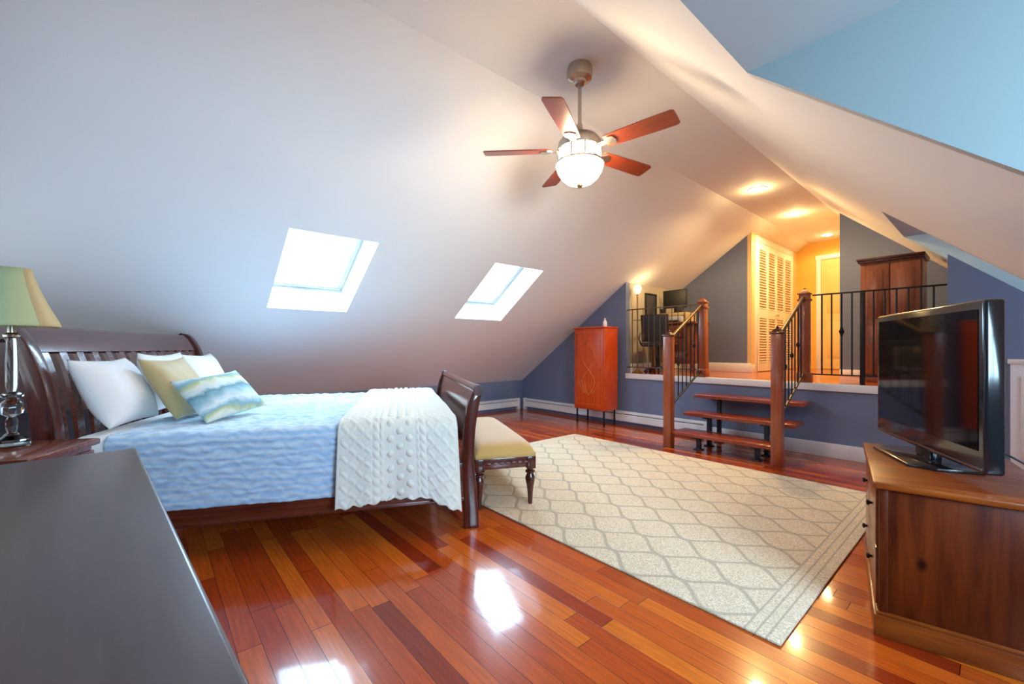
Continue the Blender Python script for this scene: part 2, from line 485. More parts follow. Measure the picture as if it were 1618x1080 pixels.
# baseboards
def bboard(name, x0, x1, y0, y1, z0, z1):
    m = MB(); m.box(x0, x1, y0, y1, z0, z1, .006); return m.build(name, WHITE, kind='structure')
bboard('baseboard_loft_back', XO0, HX0, YL - .018, YL, ZP, ZP + .14)
bboard('baseboard_loft_end', HX1, -.3, YL - .018, YL, ZP, ZP + .09)
bboard('baseboard_loft_left', XO0, XO0 + .018, YB + .12, YL - .02, ZP, ZP + .14)
bboard('baseboard_hall_left', HX0, HX0 + .018, YL, 7.17, ZP, ZP + .12)
bboard('baseboard_back', -2.44, .02, YB - .02, YB, 0, .15)
# dormers
def dormer(nm, d, cheek_far, cheek_near):
    zt = zr(d[2])
    MB().quad((d[2], d[0], zt), (d[2], d[1], zt), (XW, d[1], zt), (XW, d[0], zt)).build('ceiling_%s' % nm, DORM, kind='structure')
    for k, (y, mt) in enumerate(((d[1], cheek_far), (d[0], cheek_near))):
        s = 1 if k == 0 else -1
        m = MB(); m.prism([(d[2], zt), (XE, zr(XE)), (XE, .0), (XW, .0), (XW, zt)], 'y', y, y + s * .05)
        m.build('wall_%s_%s' % (nm, 'far' if k == 0 else 'near'), mt, kind='structure', smooth=False)
    # window wall with an opening
    y0, y1 = d[0] + .18, min(d[1], YB) - .18
    z0, z1 = .95, zt - .22
    m = MB()
    m.box(XW, XW + .08, d[0], y0, 0, zt); m.box(XW, XW + .08, y1, d[1], 0, zt)
    m.box(XW, XW + .08, y0, y1, 0, z0); m.box(XW, XW + .08, y0, y1, z1, zt)
    m.build('wall_%s_window' % nm, BLUE, kind='structure', smooth=False)
    return y0, y1, z0, z1
def window_x(n, y0, y1, z0, z1):
    w = empty('window_%d' % n, None, None, (XW, y0, z0), kind='structure')
    Ly, Lz = y1 - y0, z1 - z0
    m = MB()
    m.box(0, .06, 0, .05, 0, Lz); m.box(0, .06, Ly - .05, Ly, 0, Lz); m.box(0, .06, 0, Ly, 0, .05); m.box(0, .06, 0, Ly, Lz - .05, Lz)
    m.box(.01, .05, Ly / 2 - .02, Ly / 2 + .02, 0, Lz); m.box(.01, .05, 0, Ly, Lz / 2 - .015, Lz / 2 + .015)
    m.build('window_frame', WHITE, w, smooth=False)
    MB().box(.028, .032, .05, Ly - .05, .05, Lz - .05).build('glass_pane', GLASS, w, smooth=False)
    MB().box(-.06, .0, -.05, Ly + .05, -.03, 0, .005).build('window_sill', WHITE, w)
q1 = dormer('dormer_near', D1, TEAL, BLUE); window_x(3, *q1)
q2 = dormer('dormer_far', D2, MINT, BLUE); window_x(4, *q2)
w = empty('window_5', None, None, (w5[0], YF, w5[2]), kind='structure')  # added window, out of view, for fill light
Lx, Lz = w5[1] - w5[0], w5[3] - w5[2]
m = MB()
m.box(0, .05, -.06, 0, 0, Lz); m.box(Lx - .05, Lx, -.06, 0, 0, Lz); m.box(0, Lx, -.06, 0, 0, .05); m.box(0, Lx, -.06, 0, Lz - .05, Lz)
for k in (1, 2): m.box(Lx * k / 3 - .02, Lx * k / 3 + .02, -.05, -.01, 0, Lz)
m.build('window_frame', WHITE, w, smooth=False)
MB().box(.05, Lx - .05, -.034, -.03, .05, Lz - .05).build('glass_pane', GLASS, w, smooth=False)
# white wainscot below the far dormer, beside the step wall
m = MB()
m.box(.045, XE, YB - .03, YB, 0, 1.02); m.box(.03, XE, YB - .045, YB, 1.02, 1.06, .006)
for k in range(3):
    x = .10 + k * .4
    m.box(x, x + .32, YB - .036, YB - .03, .2, .92, .004)
m.build('trim_2', WHITE, kind='structure')

# ---------------------------------------------------------------- skylights
ang = math.atan(.69)
nrm = Vector((-math.sin(ang), 0, math.cos(ang)))     # outward, up through the roof
upv = Vector((math.cos(ang), 0, math.sin(ang)))      # up the slope
DEPTH = .30
SKYPOS = []
for n, (y0, y1) in enumerate(SK):
    L = (SKX[1] - SKX[0]) / math.cos(ang); W_ = y1 - y0
    org = Vector((SKX[0], y0, zl(SKX[0])))
    w = empty('window_%d' % (n + 1), None, None, org, kind='structure')
    def P(u, v, d): return upv * u + Vector((0, 1, 0)) * v + nrm * d
    m = MB()
    c = [(0, 0), (L, 0), (L, W_), (0, W_)]
    for k in range(4):
        a, b_ = c[k], c[(k + 1) % 4]
        m.quad(P(*a, -.002), P(*b_, -.002), P(*b_, DEPTH), P(*a, DEPTH))
    m.build('well_lining', CEIL, w, smooth=False)
    Mx = Matrix((( upv.x, 0, nrm.x, 0), (0, 1, 0, 0), (upv.z, 0, nrm.z, 0), (0, 0, 0, 1)))
    m = MB(); f = .045
    for (a0, a1, b0, b1) in ((0, f, 0, W_), (L - f, L, 0, W_), (0, L, 0, f), (0, L, W_ - f, W_)):
        m.box(a0, a1, b0, b1, DEPTH, DEPTH + .05, M=Mx)
    for (a0, a1, b0, b1) in ((f + .008, f + .04, f + .008, W_ - f - .008), (L - f - .04, L - f - .008, f + .008, W_ - f - .008), (f + .008, L - f - .008, f + .008, f + .04), (f + .008, L - f - .008, W_ - f - .04, W_ - f - .008)):
        m.box(a0, a1, b0, b1, DEPTH - .02, DEPTH + .03, M=Mx)
    m.build('window_frame', WHITE, w, smooth=False)
    MB().box(f, L - f, f, W_ - f, DEPTH + .01, DEPTH + .014, M=Mx).build('glass_pane', GLASS, w, smooth=False)
    m = MB(); f2 = .018
    for (a0, a1, b0, b1) in ((f - f2, f, f - f2, W_ - f + f2), (L - f, L - f + f2, f - f2, W_ - f + f2), (f, L - f, f - f2, f), (f, L - f, W_ - f, W_ - f + f2)):
        m.box(a0, a1, b0, b1, DEPTH - .026, DEPTH - .001, M=Mx)
    m.build('gasket', GREYP, w, smooth=False)
    m = MB(); m.box(.055, .09, W_ * .35, W_ * .65, DEPTH - .045, DEPTH - .02, .006, M=Mx)
    m.build('handle', GREYP, w)
    SKYPOS.append(org + P(L / 2, W_ / 2, DEPTH + .10))

# -------------------------------------------------------------------- doors
def louver_door():
    w = empty('door_1', None, None, (HX0, 7.28, ZP), kind='structure')
    Wd = 1.62
    m = MB()
    m.box(-.01, .022, -.08, 0, 0, 2.10, .004); m.box(-.01, .022, Wd, Wd + .08, 0, 2.10, .004); m.box(-.01, .026, -.10, Wd + .10, 2.06, 2.15, .004)
    m.build('door_casing', WHITE, w)
    for k in range(4):
        pw = Wd / 4
        y = k * pw
        m = MB(); fr = .045
        m.box(-.005, .028, y + .002, y + fr, .01, 2.05, .003); m.box(-.005, .028, y + pw - fr, y + pw - .002, .01, 2.05, .003)
        for z0, z1 in ((.01, .14), (.86, 1.0), (1.95, 2.05)):
            m.box(-.005, .027, y + fr, y + pw - fr, z0, z1)
        for za, zb in ((.14, .86), (1.0, 1.95)):
            nn = int((zb - za) / .042)
            for i in range(nn):
                z = za + (i + .5) * (zb - za) / nn
                m.box(-.018, .018, y + fr, y + pw - fr, -.004, .004, M=T(.012, 0, z) @ RY(.75))
        p = m.build('door_panel', LOUV, w, smooth=False)
        if k in (1, 2):
            yy = y + (pw - .03 if k == 1 else .03)
            MB().lathe([(.006, 0), (.006, .014), (.016, .02), (.017, .03), (.008, .036)], 12, M=T(.026, yy, .93) @ RY(PI / 2)).build('knob', NICKEL, p)
louver_door()
w = empty('door_2', None, None, (-2.215, YH, ZP), kind='structure')
m = MB()
m.box(0, .07, -.022, .0, 0, 2.06, .004); m.box(.75, .78, -.022, 0, 0, 2.06, .004); m.box(-.01, .78, -.024, 0, 1.98, 2.06, .004)
m.build('door_casing', WHITE, w)
m = MB(); m.box(.075, .745, -.012, 0, .01, 1.97)
for z0, z1 in ((.2, .85), (1.0, 1.8)):
    for x0, x1 in ((.16, .36), (.46, .66)):
        m.box(x0, x1, -.018, -.01, z0, z1, .005)
d = m.build('door_panel', DOORLIT, w)
MB().lathe([(.01, 0), (.01, .03), (.026, .04), (.027, .055), (.01, .068)], 14, M=T(.68, -.012, .95) @ RX(PI / 2)).build('knob', BRASS, d)

# ---------------------------------------------------------------- lights that are things
for k, (y, lb) in enumerate(((5.61, 'lit recessed ceiling light over the loft, before the hall opening'),
                             (7.06, 'lit recessed ceiling light above the hall entrance, middle of three'),
                             (8.76, 'lit recessed ceiling light deepest in the hall by the far door'))):
    r = empty('recessed_light', lb, 'ceiling light', (-1.945, y, 3.09), group='recessed lights along the ridge ceiling')
    MB().lathe([(.075, -.001), (.098, -.001), (.096, -.007), (.078, -.009), (.072, -.004)], 28, cap=False).build('trim_ring', WHITE, r)
    MB().lathe([(.001, -.030), (.030, -.027), (.055, -.017), (.073, -.002), (.001, -.001)], 28).build('lens', LED, r)

# ---------------------------------------------------------------- ceiling fan
FX, FY = -1.90, 2.25
fan = empty('ceiling_fan', 'five blade ceiling fan with cherry wood blades and glowing bowl light', 'ceiling fan', (FX, FY, 3.09))
MB().lathe([(.03, -.125), (.042, -.115), (.045, -.10), (.082, -.085), (.088, -.06), (.088, -.02), (.080, -.004), (.080, 0)], 32).build('canopy', NICKEL, fan)
MB().lathe([(.0125, -.45), (.0125, -.1)], 16).build('downrod', NICKEL, fan)
MB().lathe([(.10, -.580), (.148, -.577), (.152, -.56), (.146, -.525), (.118, -.49), (.06, -.465), (.03, -.455), (.022, -.43), (.02, -.40)], 36).build('motor_housing', NICKEL, fan)
MB().lathe([(.08, -.655), (.138, -.65), (.143, -.615), (.138, -.580), (.08, -.575)], 36).build('lit_collar', COLLAR, fan)
for k in range(10):
    MB().box(.141, .149, -.006, .006, -.655, -.575, .002, M=RZ(2 * PI * k / 10)).build('collar_bar', NICKEL, fan)
MB().lathe([(.10, -.685), (.155, -.68), (.165, -.668), (.155, -.655), (.09, -.65)], 36).build('fitter_ring', NICKEL, fan)
prof = [(.012, -.815), (.05, -.812), (.09, -.795), (.125, -.765), (.150, -.725), (.160, -.69), (.163, -.68), (.158, -.678)]
MB().lathe(prof, 36).build('light_bowl', BOWL, fan)
MB().lathe([(.004, -.838), (.012, -.834), (.02, -.825), (.022, -.815), (.018, -.808)], 18).build('finial', BRASS, fan)
for k in range(5):
    a = math.radians(31.7 + 72 * k + 49.3)
    Mb = RZ(a) @ T(0, 0, -.575) @ RX(math.radians(-13))
    # blade outline (x along the blade)
    out = [(.20, -.052), (.30, -.060), (.56, -.066), (.645, -.066), (.662, -.056), (.664, 0), (.662, .056), (.645, .066), (.56, .066), (.30, .060), (.20, .052), (.190, .0)]
    m = MB(); m.prism(out, 'z', -.004, .004, M=Mb)
    bl = m.build('blade', BLADE, fan, smooth=False)
    m = MB()
    m.prism([(.10, -.018), (.19, -.018), (.225, -.042), (.262, -.038), (.275, 0), (.262, .038), (.225, .042), (.19, .018), (.10, .018)], 'z', -.011, -.004, M=Mb)
    m.box(.10, .16, -.012, .012, -.012, .012, .004, M=RZ(a) @ T(0, 0, -.58))
    m.build('blade_iron', NICKEL, bl, smooth=False)

# ---------------------------------------------------------------------- rug
rx0, rx1, ry0, ry1 = -3.72, -.555, 1.84, 4.30
rugx, rugy = (rx1 - rx0) / 2, (ry1 - ry0) / 2
RUG = rug_mat('trellis_wool_rug', rugx)
m = MB(); m.box(-rugx, rugx, -rugy, rugy, .001, .013, .005)
o = m.build('area_rug', RUG, loc=((rx0 + rx1) / 2, (ry0 + ry1) / 2, 0))
tag(o, 'large beige area rug with an ogee lattice pattern on the cherry floor', 'rug')

# ---------------------------------------------------------------------- bed
RA = 49.3
def cam2w(r, w): return (.652 * r - .758 * w, .758 * r + .652 * w)
BA = .270
BL, BW = 2.16, 1.92
nf = (-.259, 2.696)
lx, ly = -math.cos(BA), -math.sin(BA)
dx, dy = -math.sin(BA), math.cos(BA)
cx = nf[0] + lx * BL / 2 + dx * BW / 2; cy = nf[1] + ly * BL / 2 + dy * BW / 2
BRZ = BA + math.radians(RA)
bx, by = cam2w(cx, cy)
bed = empty('sleigh_bed', 'dark mahogany sleigh bed with slatted headboard under a pale blue quilt', 'bed', (bx, by, 0), BRZ)
HB = BL / 2
def crv(pts, n=6):
    out = []
    for i in range(len(pts) - 1):
        p0 = Vector(pts[max(i - 1, 0)]); p1 = Vector(pts[i]); p2 = Vector(pts[i + 1]); p3 = Vector(pts[min(i + 2, len(pts) - 1)])
        for k in range(n):
            t = k / n
            out.append(tuple(.5 * ((2 * p1) + (-p0 + p2) * t + (2 * p0 - 5 * p1 + 4 * p2 - p3) * t * t + (-p0 + 3 * p1 - 3 * p2 + p3) * t ** 3)))
    out.append(tuple(pts[-1]))
    return out
# footboard
fp = crv([(HB, 0), (HB - .005, .2), (HB - .02, .42), (HB - .012, .62), (HB + .008, .76), (HB + .032, .85), (HB + .046, .882)])
fb = MB(); fb.ribbon([p for p in fp if p[1] > .20], .030, -BW / 2 + .05, BW / 2 - .05)
fbo = fb.build('footboard', MAHOGY, bed)
m = MB(); m.tube([(HB + .044, -BW / 2 + .03, .880), (HB + .044, BW / 2 - .03, .880)], .030, 14); m.build('top_roll', MAHOGY, fbo)
for s in (-1, 1):
    th = [.075 + .02 * max(0, 1 - p[1] / .5) - .02 * max(0, p[1] - .75) / .15 for p in fp]
    y = s * (BW / 2 - .03)
    m = MB(); m.ribbon(fp, th, y - .032, y + .032, .006)
    m.tube([(HB + .044, y - .036, .880), (HB + .044, y + .036, .880)], .036, 16)
    m.build('foot_post', MAHOG, bed)
# headboard
hp = crv([(-HB, 0), (-HB, .45), (-HB - .012, .72), (-HB - .05, .97), (-HB - .105, 1.15), (-HB - .165, 1.245), (-HB - .195, 1.25)])
for s in (-1, 1):
    th = [.095 - .03 * max(0, p[1] - .8) / .4 for p in hp]
    y = s * (BW / 2 - .03)
    m = MB(); m.ribbon(hp, th, y - .035, y + .035, .006)
    m.tube([(-HB - .175, y - .038, 1.232), (-HB - .175, y + .038, 1.232)], .036, 16)
    m.build('head_post', MAHOG, bed)
m = MB(); m.ribbon([p for p in hp if p[1] > 1.11], .034, -BW / 2 + .05, BW / 2 - .05)
m.tube([(-HB - .172, -BW / 2 + .04, 1.228), (-HB - .172, BW / 2 - .04, 1.228)], .032, 14)
hbo = m.build('headboard_rail', MAHOGY, bed)
m = MB(); m.ribbon([p for p in hp if .30 < p[1] < .56], .034, -BW / 2 + .05, BW / 2 - .05); m.build('headboard_panel', MAHOGY, bed)
ns = 14
for k in range(ns):
    y = -BW / 2 + .12 + (BW - .24) * k / (ns - 1)
    m = MB(); m.ribbon([p for p in hp if .45 < p[1] < 1.16], .02, y - .027, y + .027); m.build('slat', MAHOGX, bed)
# rails
for s in (-1, 1):
    y = s * (BW / 2 - .02)
    m = MB(); m.box(-HB + .03, HB - .03, y - .014, y + .014, .178, .42, .005); m.box(-HB + .03, HB - .03, y - .017, y + .017, .178, .20, .004)
    m.build('side_rail', MAHOGX, bed)
m = MB(); m.box(-HB + .05, HB - .14, -BW / 2 + .006, BW / 2 - .006, .425, .688, .07, 5); m.build('mattress', LINEN, bed)

# quilt over the mattress, with ripple stitching
def quilt_prof(s, x0e, hang, top, rad, half):
    """cross-section by arc length s, 0 at the bed's camera-side hem; returns y,z,ny,nz"""
    a = top - rad - hang
    q = PI * rad / 2
    if s < a: return -half, hang + s, -1, 0
    s -= a
    if s < q:
        t = s / rad
        return -half + rad - rad * math.cos(t), top - rad + rad * math.sin(t), -math.cos(t), math.sin(t)
    s -= q
    f = 2 * half - 2 * rad
    if s < f: return -half + rad + s, top, 0, 1
    s -= f
    if s < q:
        t = s / rad
        return half - rad + rad * math.sin(t), top - rad + rad * math.cos(t), math.sin(t), math.cos(t)
    s -= q
    return half, top - rad - s, 1, 0
QT, QH, QR, QHF = .695, .282, .06, BW / 2 + .012
def plen(hang, top, rad, half): return 2 * (top - rad - hang) + PI * rad + 2 * half - 2 * rad
def ripple(x, s):
    v = s / .040 + .55 * math.sin(2 * PI * x / .21) + .25 * math.sin(2 * PI * x / .083 + s * 17)
    row = math.floor(v)
    w = math.sin(PI * (v - row))
    seg = .55 + .45 * math.sin(2 * PI * (x / .105 + .5 * (row % 2)) + .9 * math.sin(row * 2.1))
    return .0095 * w * seg
Lq = plen(QH, QT, QR, QHF)
QX0, QX1 = -HB + .235, HB - .125
def qfn(u, v):
    s = v * Lq; x = QX0 + (QX1 - QX0) * u
    y, z, ny, nz = quilt_prof(s, 0, QH, QT, QR, QHF)
    n1 = noise.noise((x * 2.2, s * 2.0, 3.3))
    side = 1 if z < QT - QR else 0
    off = ripple(x, s) + n1 * (.010 if side else .006)
    if side: off += .012 * math.sin(x * 7.0 + 1) * (QT - z)
    if u < .02: off -= .006 * (1 - u / .02)
    return (x, y + ny * off, z + nz * off)
m = MB(); m.grid(150, 330, qfn)
qo = m.build('quilt', QUILT, bed, angle=180)
sm = qo.modifiers.new('thick', 'SOLIDIFY'); sm.thickness = .012; sm.offset = -1

# cable knit throw
TX0, TX1 = HB - .79, HB - .10
throw = empty('throw_blanket', 'cream cable knit throw with bobbles draped across the foot of the bed', 'blanket', (bx, by, 0), BRZ)
Lt = 0
T_half = QHF + .026; T_top = QT + .024; T_rad = QR + .02; T_h0 = .225
Lt = plen(T_h0, T_top, T_rad, T_half) - (T_top - T_rad - .50)
def knit(c, s):
    """c 0..1 across the throw, s metres along it"""
    h = 0.0
    w = .70
    x = c * w
    def rope(x0, wd, ph):
        t = (x - x0) / wd
        if abs(t) > 1: return 0
        e = (1 - t * t)
        return .010 * e * (.55 + .45 * math.sin(2 * PI * s / .055 + ph + 2.2 * t))
    for x0, wd in ((.215, .018), (.485, .018), (.245, .008), (.455, .008)):
        h += rope(x0, wd, 0 if x0 < .35 else PI)
    # diamonds either side
    for a, b_ in ((.02, .19), (.51, .68)):
        if a < x < b_:
            uu = (x - a) / (b_ - a) * 2.0; vv = s / .085
            d1 = abs(((uu + vv) % 1) - .5); d2 = abs(((uu - vv) % 1) - .5)
            h += .0085 * max(0, 1 - min(d1, d2) / .17)
    # bobbles
    if .26 < x < .44:
        for bx_, ph in ((.295, 0), (.405, 0), (.35, .5)):
            sv = s / .095 + ph
            ds = (sv - round(sv)) * .095
            r2 = (ds * ds + (x - bx_) ** 2) / (.0165 ** 2)
            if r2 < 1: h += .016 * math.sqrt(1 - r2)
    return h
def tfn(u, v):
    s = v * Lt
    y, z, ny, nz = quilt_prof(s, 0, T_h0, T_top, T_rad, T_half)
    fall = max(0.0, (T_top - z) / .45)
    over = max(0.0, 1 - v / .22)
    x = TX0 + (TX1 - TX0) * u
    # the hanging part flares and slants; the top part is pulled towards the foot
    topd = max(0.0, min(1.0, (y + T_half) / (2 * T_half)))
    x += .07 * topd * (1 - u)
    x += (.035 * fall * (u - .3))
    fold = .022 * math.sin(u * 9.0 + .6) * fall + .012 * math.sin(u * 21 + 2) * fall
    n1 = noise.noise((x * 3.0, s * 2.4, 9.1)) * .008
    off = knit(u, s) + n1 + fold * .8 + .018 * fall
    if z < T_top - T_rad - .001:
        drop = .0 - .02 * math.sin(u * PI * 1.0) * -1 - .085 * max(0, (u - .72) / .28) + .006 * math.sin(u * 60)
        if y < 0: z += drop * fall
    return (x, y + ny * off, z + nz * off)
m = MB(); m.grid(150, 380, tfn)
to = m.build('knit_cloth', THROW, throw, angle=180)
sm = to.modifiers.new('thick', 'SOLIDIFY'); sm.thickness = .008; sm.offset = 1

# ------------------------------------------------------------------ pillows
def pillow(name, label, mat, w, h, t, loc, lean, yaw, roll=0.0, seed=0, piping=False, power=2.4):
    """w across, h up, t thick; local x = across, y = thickness, z = up. loc in bed coordinates is the middle of its bottom edge"""
    def fn(side):
        def f(u, v):
            a = 2 * u - 1; b_ = 2 * v - 1
            e = max(0.0, (1 - abs(a) ** power)) ** .55 * max(0.0, (1 - abs(b_) ** power)) ** .55
            pin = 1 - .055 * (1 - abs(a) ** 2) * abs(b_) - .0
            pin2 = 1 - .055 * (1 - abs(b_) ** 2) * abs(a)
            nn = noise.noise((a * 1.6 + seed, b_ * 1.6, side * 2.0)) * .035 + noise.noise((a * 4 + seed, b_ * 3.0, side)) * .012
            sag = -.10 * h * .5 * max(0, b_) ** 2 * (1 - a * a) * .6
            return (a * w / 2 * pin2, side * (t / 2 * e * (1 + nn * 3)), h / 2 + b_ * h / 2 * pin + sag)
        return f
    m = MB(); m.grid(36, 30, fn(1)); m.grid(36, 30, fn(-1))
    bmesh.ops.remove_doubles(m.bm, verts=m.bm.verts, dist=.0006)
    bmesh.ops.recalc_face_normals(m.bm, faces=m.bm.faces)
    c, s = math.cos(BRZ), math.sin(BRZ)
    wl = (bx + c * loc[0] - s * loc[1], by + s * loc[0] + c * loc[1], loc[2])
    o = m.build(name, mat, angle=180)
    # stand facing the foot of the bed: local -y -> bed +x
    Mx = T(*wl) @ RZ(BRZ + PI / 2 + yaw) @ RX(-lean) @ RY(roll)
    o.matrix_world = Mx
    tag(o, label, 'pillow' if name == 'pillow' else 'cushion', 'pillows and cushions on the bed')
    return o
def stripe_mat():
    m, nt, b = new_mat('watercolour_stripe_fabric')
    tc = N(nt, 'ShaderNodeTexCoord')
    sp = N(nt, 'ShaderNodeSeparateXYZ'); nt.links.new(tc.outputs['Object'], sp.inputs[0])
    nz = N(nt, 'ShaderNodeTexNoise', i_Scale=9.0, i_Detail=3.0); nt.links.new(tc.outputs['Object'], nz.inputs['Vector'])
    v = math_n(nt, 'ADD', math_n(nt, 'MULTIPLY', sp.outputs[2], 4.2), math_n(nt, 'MULTIPLY', nz.outputs['Fac'], .55))
    v = math_n(nt, 'FRACT', v)
    cr = N(nt, 'ShaderNodeValToRGB'); el = cr.color_ramp.elements
    el[0].position = 0; el[0].color = (.10, .28, .36, 1); el[1].position = 1; el[1].color = (.12, .30, .38, 1)
    for p, c in ((.14, (.62, .74, .76, 1)), (.30, (.72, .76, .66, 1)), (.42, (.42, .50, .26, 1)), (.5, (.20, .42, .54, 1)), (.64, (.70, .80, .84, 1)), (.84, (.30, .50, .58, 1))):
        e = el.new(p); e.color = c
    nt.links.new(v, cr.inputs[0]); nt.links.new(cr.outputs[0], b.inputs['Base Color'])
    b.inputs['Roughness'].default_value = .8
    return m
STRIPE = stripe_mat()
ZQ = .715
pillow('pillow', 'plump white pillow slumped at the bedside-table end of the headboard', LINEN, .50, .42, .20, (-.87, -.62, ZQ), .46, .0, 0, 1)
pillow('pillow', 'white pillow standing behind the tan cushion in the middle of the headboard', LINEN, .58, .41, .17, (-.96, -.03, ZQ), .14, .0, 0, 2)
pillow('pillow', 'white pillow propped at the window-side end of the headboard', LINEN, .56, .42, .19, (-.88, .58, ZQ), .38, .0, 0, 3)
pillow('cushion', 'square tan damask cushion between white pillow and striped cushion', TAN, .46, .43, .15, (-.65, -.38, ZQ), .52, -.1, 0, 4)
pillow('cushion', 'small blue and green striped oblong cushion in front of the pillows', STRIPE, .50, .34, .15, (-.37, -.50, ZQ + .01), .75, -.50, -.12, 5)

# -------------------------------------------------------------------- bench
def w2bed(x, y):
    c, s = math.cos(BRZ), math.sin(BRZ)
    return ((x - bx) * c + (y - by) * s, -(x - bx) * s + (y - by) * c)
lgx, lgy = w2bed(-2.26, 2.12)
bw_, bl_ = .45, 1.32
cbx, cby = lgx + .035 - bw_ / 2, lgy - .035 + bl_ / 2
c, s = math.cos(BRZ), math.sin(BRZ)
bench = empty('bench', 'upholstered bench with gold velvet seat and turned legs at the foot of the bed', 'bench', (bx + c * cbx - s * cby, by + s * cbx + c * cby, .013), BRZ)
def cush(u, v):
    a = 2 * u - 1; b_ = 2 * v - 1
    e = (1 - abs(a) ** 6) ** .5 * (1 - abs(b_) ** 10) ** .5
    return (a * bw_ / 2, b_ * bl_ / 2, .375 + .085 * e)
m = MB(); m.grid(30, 60, cush); m.box(-bw_ / 2, bw_ / 2, -bl_ / 2, bl_ / 2, .352, .385, .008)
m.build('seat_cushion', GOLD, bench, angle=60)
m = MB()
m.box(-bw_ / 2 + .012, bw_ / 2 - .012, -bl_ / 2 + .012, bl_ / 2 - .012, .275, .352, .004)
for k in range(7):
    m.tube([(-bw_ / 2 + .09 + k * .045, -bl_ / 2 + .012, .315), (-bw_ / 2 + .115 + k * .045, -bl_ / 2 + .012, .315)], .011, 8)
for sx in (-1, 1):
    for k in range(22):
        y = -bl_ / 2 + .1 + k * .053
        m.tube([(sx * (bw_ / 2 - .012), y, .315), (sx * (bw_ / 2 - .012), y + .03, .315)], .011, 8)
m.build('apron', MAHOGY, bench)
for sx in (-1, 1):
    for sy in (-1, 1):
        m = MB()
        x, y = sx * (bw_ / 2 - .035), sy * (bl_ / 2 - .035)
        m.box(x - .034, x + .034, y - .034, y + .034, .262, .352, .005)
        m.lathe([(.015, 0), (.017, .02), (.020, .08), (.026, .13), (.034, .17), (.036, .195), (.026, .215), (.024, .222), (.036, .232), (.036, .242), (.024, .250), (.026, .264)], 18, M=T(x, y, 0))
        m.build('leg', MAHOG, bench)

# --------------------------------------------------------------- nightstand
nx, ny = cam2w(-2.155, 1.771)
ns_ = empty('nightstand', 'reddish wood nightstand between the dresser and the headboard', 'nightstand', (nx, ny, 0), BRZ)
MB().box(-.235, .235, -.21, .21, .69, .72, .008).build('tabletop', NIGHT, ns_)
m = MB(); m.box(-.21, .21, -.19, .19, .10, .69, .004); m.build('cabinet_body', NIGHT, ns_)
for k in range(2):
    m = MB(); m.box(.21, .226, -.18, .18, .42 - k * .28, .67 - k * .28, .004); d = m.build('drawer', NIGHT, ns_)
    MB().lathe([(.008, 0), (.008, .014), (.018, .02), (.016, .03), (.006, .034)], 14, M=T(.226, 0, .545 - k * .28) @ RY(PI / 2)).build('knob', BRASS, d)
for sx in (-1, 1):
    for sy in (-1, 1):
        MB().box(sx * .2 - .022, sx * .2 + .022, sy * .18 - .022, sy * .18 + .022, 0, .11, .003).build('leg', NIGHT, ns_)

# --------------------------------------------------------------- table lamp
lx_, ly_ = cam2w(-2.225, 1.875)
lamp = empty('table_lamp', 'crystal table lamp with a sage green bell shade on the nightstand', 'lamp', (lx_, ly_, .72), math.radians(RA + 50))
m = MB()
m.box(-.055, .055, -.055, .055, 0, .018, .004)
m.lathe([(.045, .018), (.048, .028), (.03, .04), (.018, .055)], 24)
m.build('base', CRYST, lamp)
MB().lathe([(.014, .055), (.018, .075), (.020, .11), (.013, .125)], 8).build('stem_foot', CRYST, lamp)
MB().lathe([(.013, .125), (.034, .14), (.040, .165), (.034, .19), (.018, .205), (.036, .215), (.038, .225), (.018, .238)], 10).build('crystal_knop', CRYST, lamp)
MB().lathe([(.014, .238), (.019, .26), (.020, .36), (.017, .46), (.014, .475)], 8).build('column', CRYST, lamp)
MB().lathe([(.014, .475), (.026, .48), (.028, .49), (.014, .50), (.012, .55), (.02, .56), (.02, .60), (.004, .61)], 18).build('socket', NICKEL, lamp)
# square bell shade with chamfered corners: eight panels, the corner ones tan
sprof = [(.150, .528), (.143, .545), (.126, .585), (.105, .635), (.083, .695), (.067, .75), (.060, .785)]
def octa(r):
    k = r; e = k * .52
    return [(k, -e), (k, e), (e, k), (-e, k), (-k, e), (-k, -e), (-e, -k), (e, -k)]
ma, mb_ = MB(), MB()
for i in range(len(sprof) - 1):
    A = octa(sprof[i][0]); B = octa(sprof[i + 1][0])
    for k in range(8):
        (ma if k % 2 == 0 else mb_).quad((*A[k], sprof[i][1]), (*A[(k + 1) % 8], sprof[i][1]), (*B[(k + 1) % 8], sprof[i + 1][1]), (*B[k], sprof[i + 1][1]))
for q, mt, nm in ((ma, SHADE, 'lamp_shade'), (mb_, SHADET, 'shade_corner')):
    bmesh.ops.remove_doubles(q.bm, verts=q.bm.verts, dist=.0005)
    if nm == 'lamp_shade':
        so = q.build(nm, mt, lamp, angle=30)
    else:
        o2 = q.build(nm, mt, so, angle=30, label='tan corner panels')
so.modifiers.new('thick', 'SOLIDIFY').thickness = .003
o2.modifiers.new('thick', 'SOLIDIFY').thickness = .003
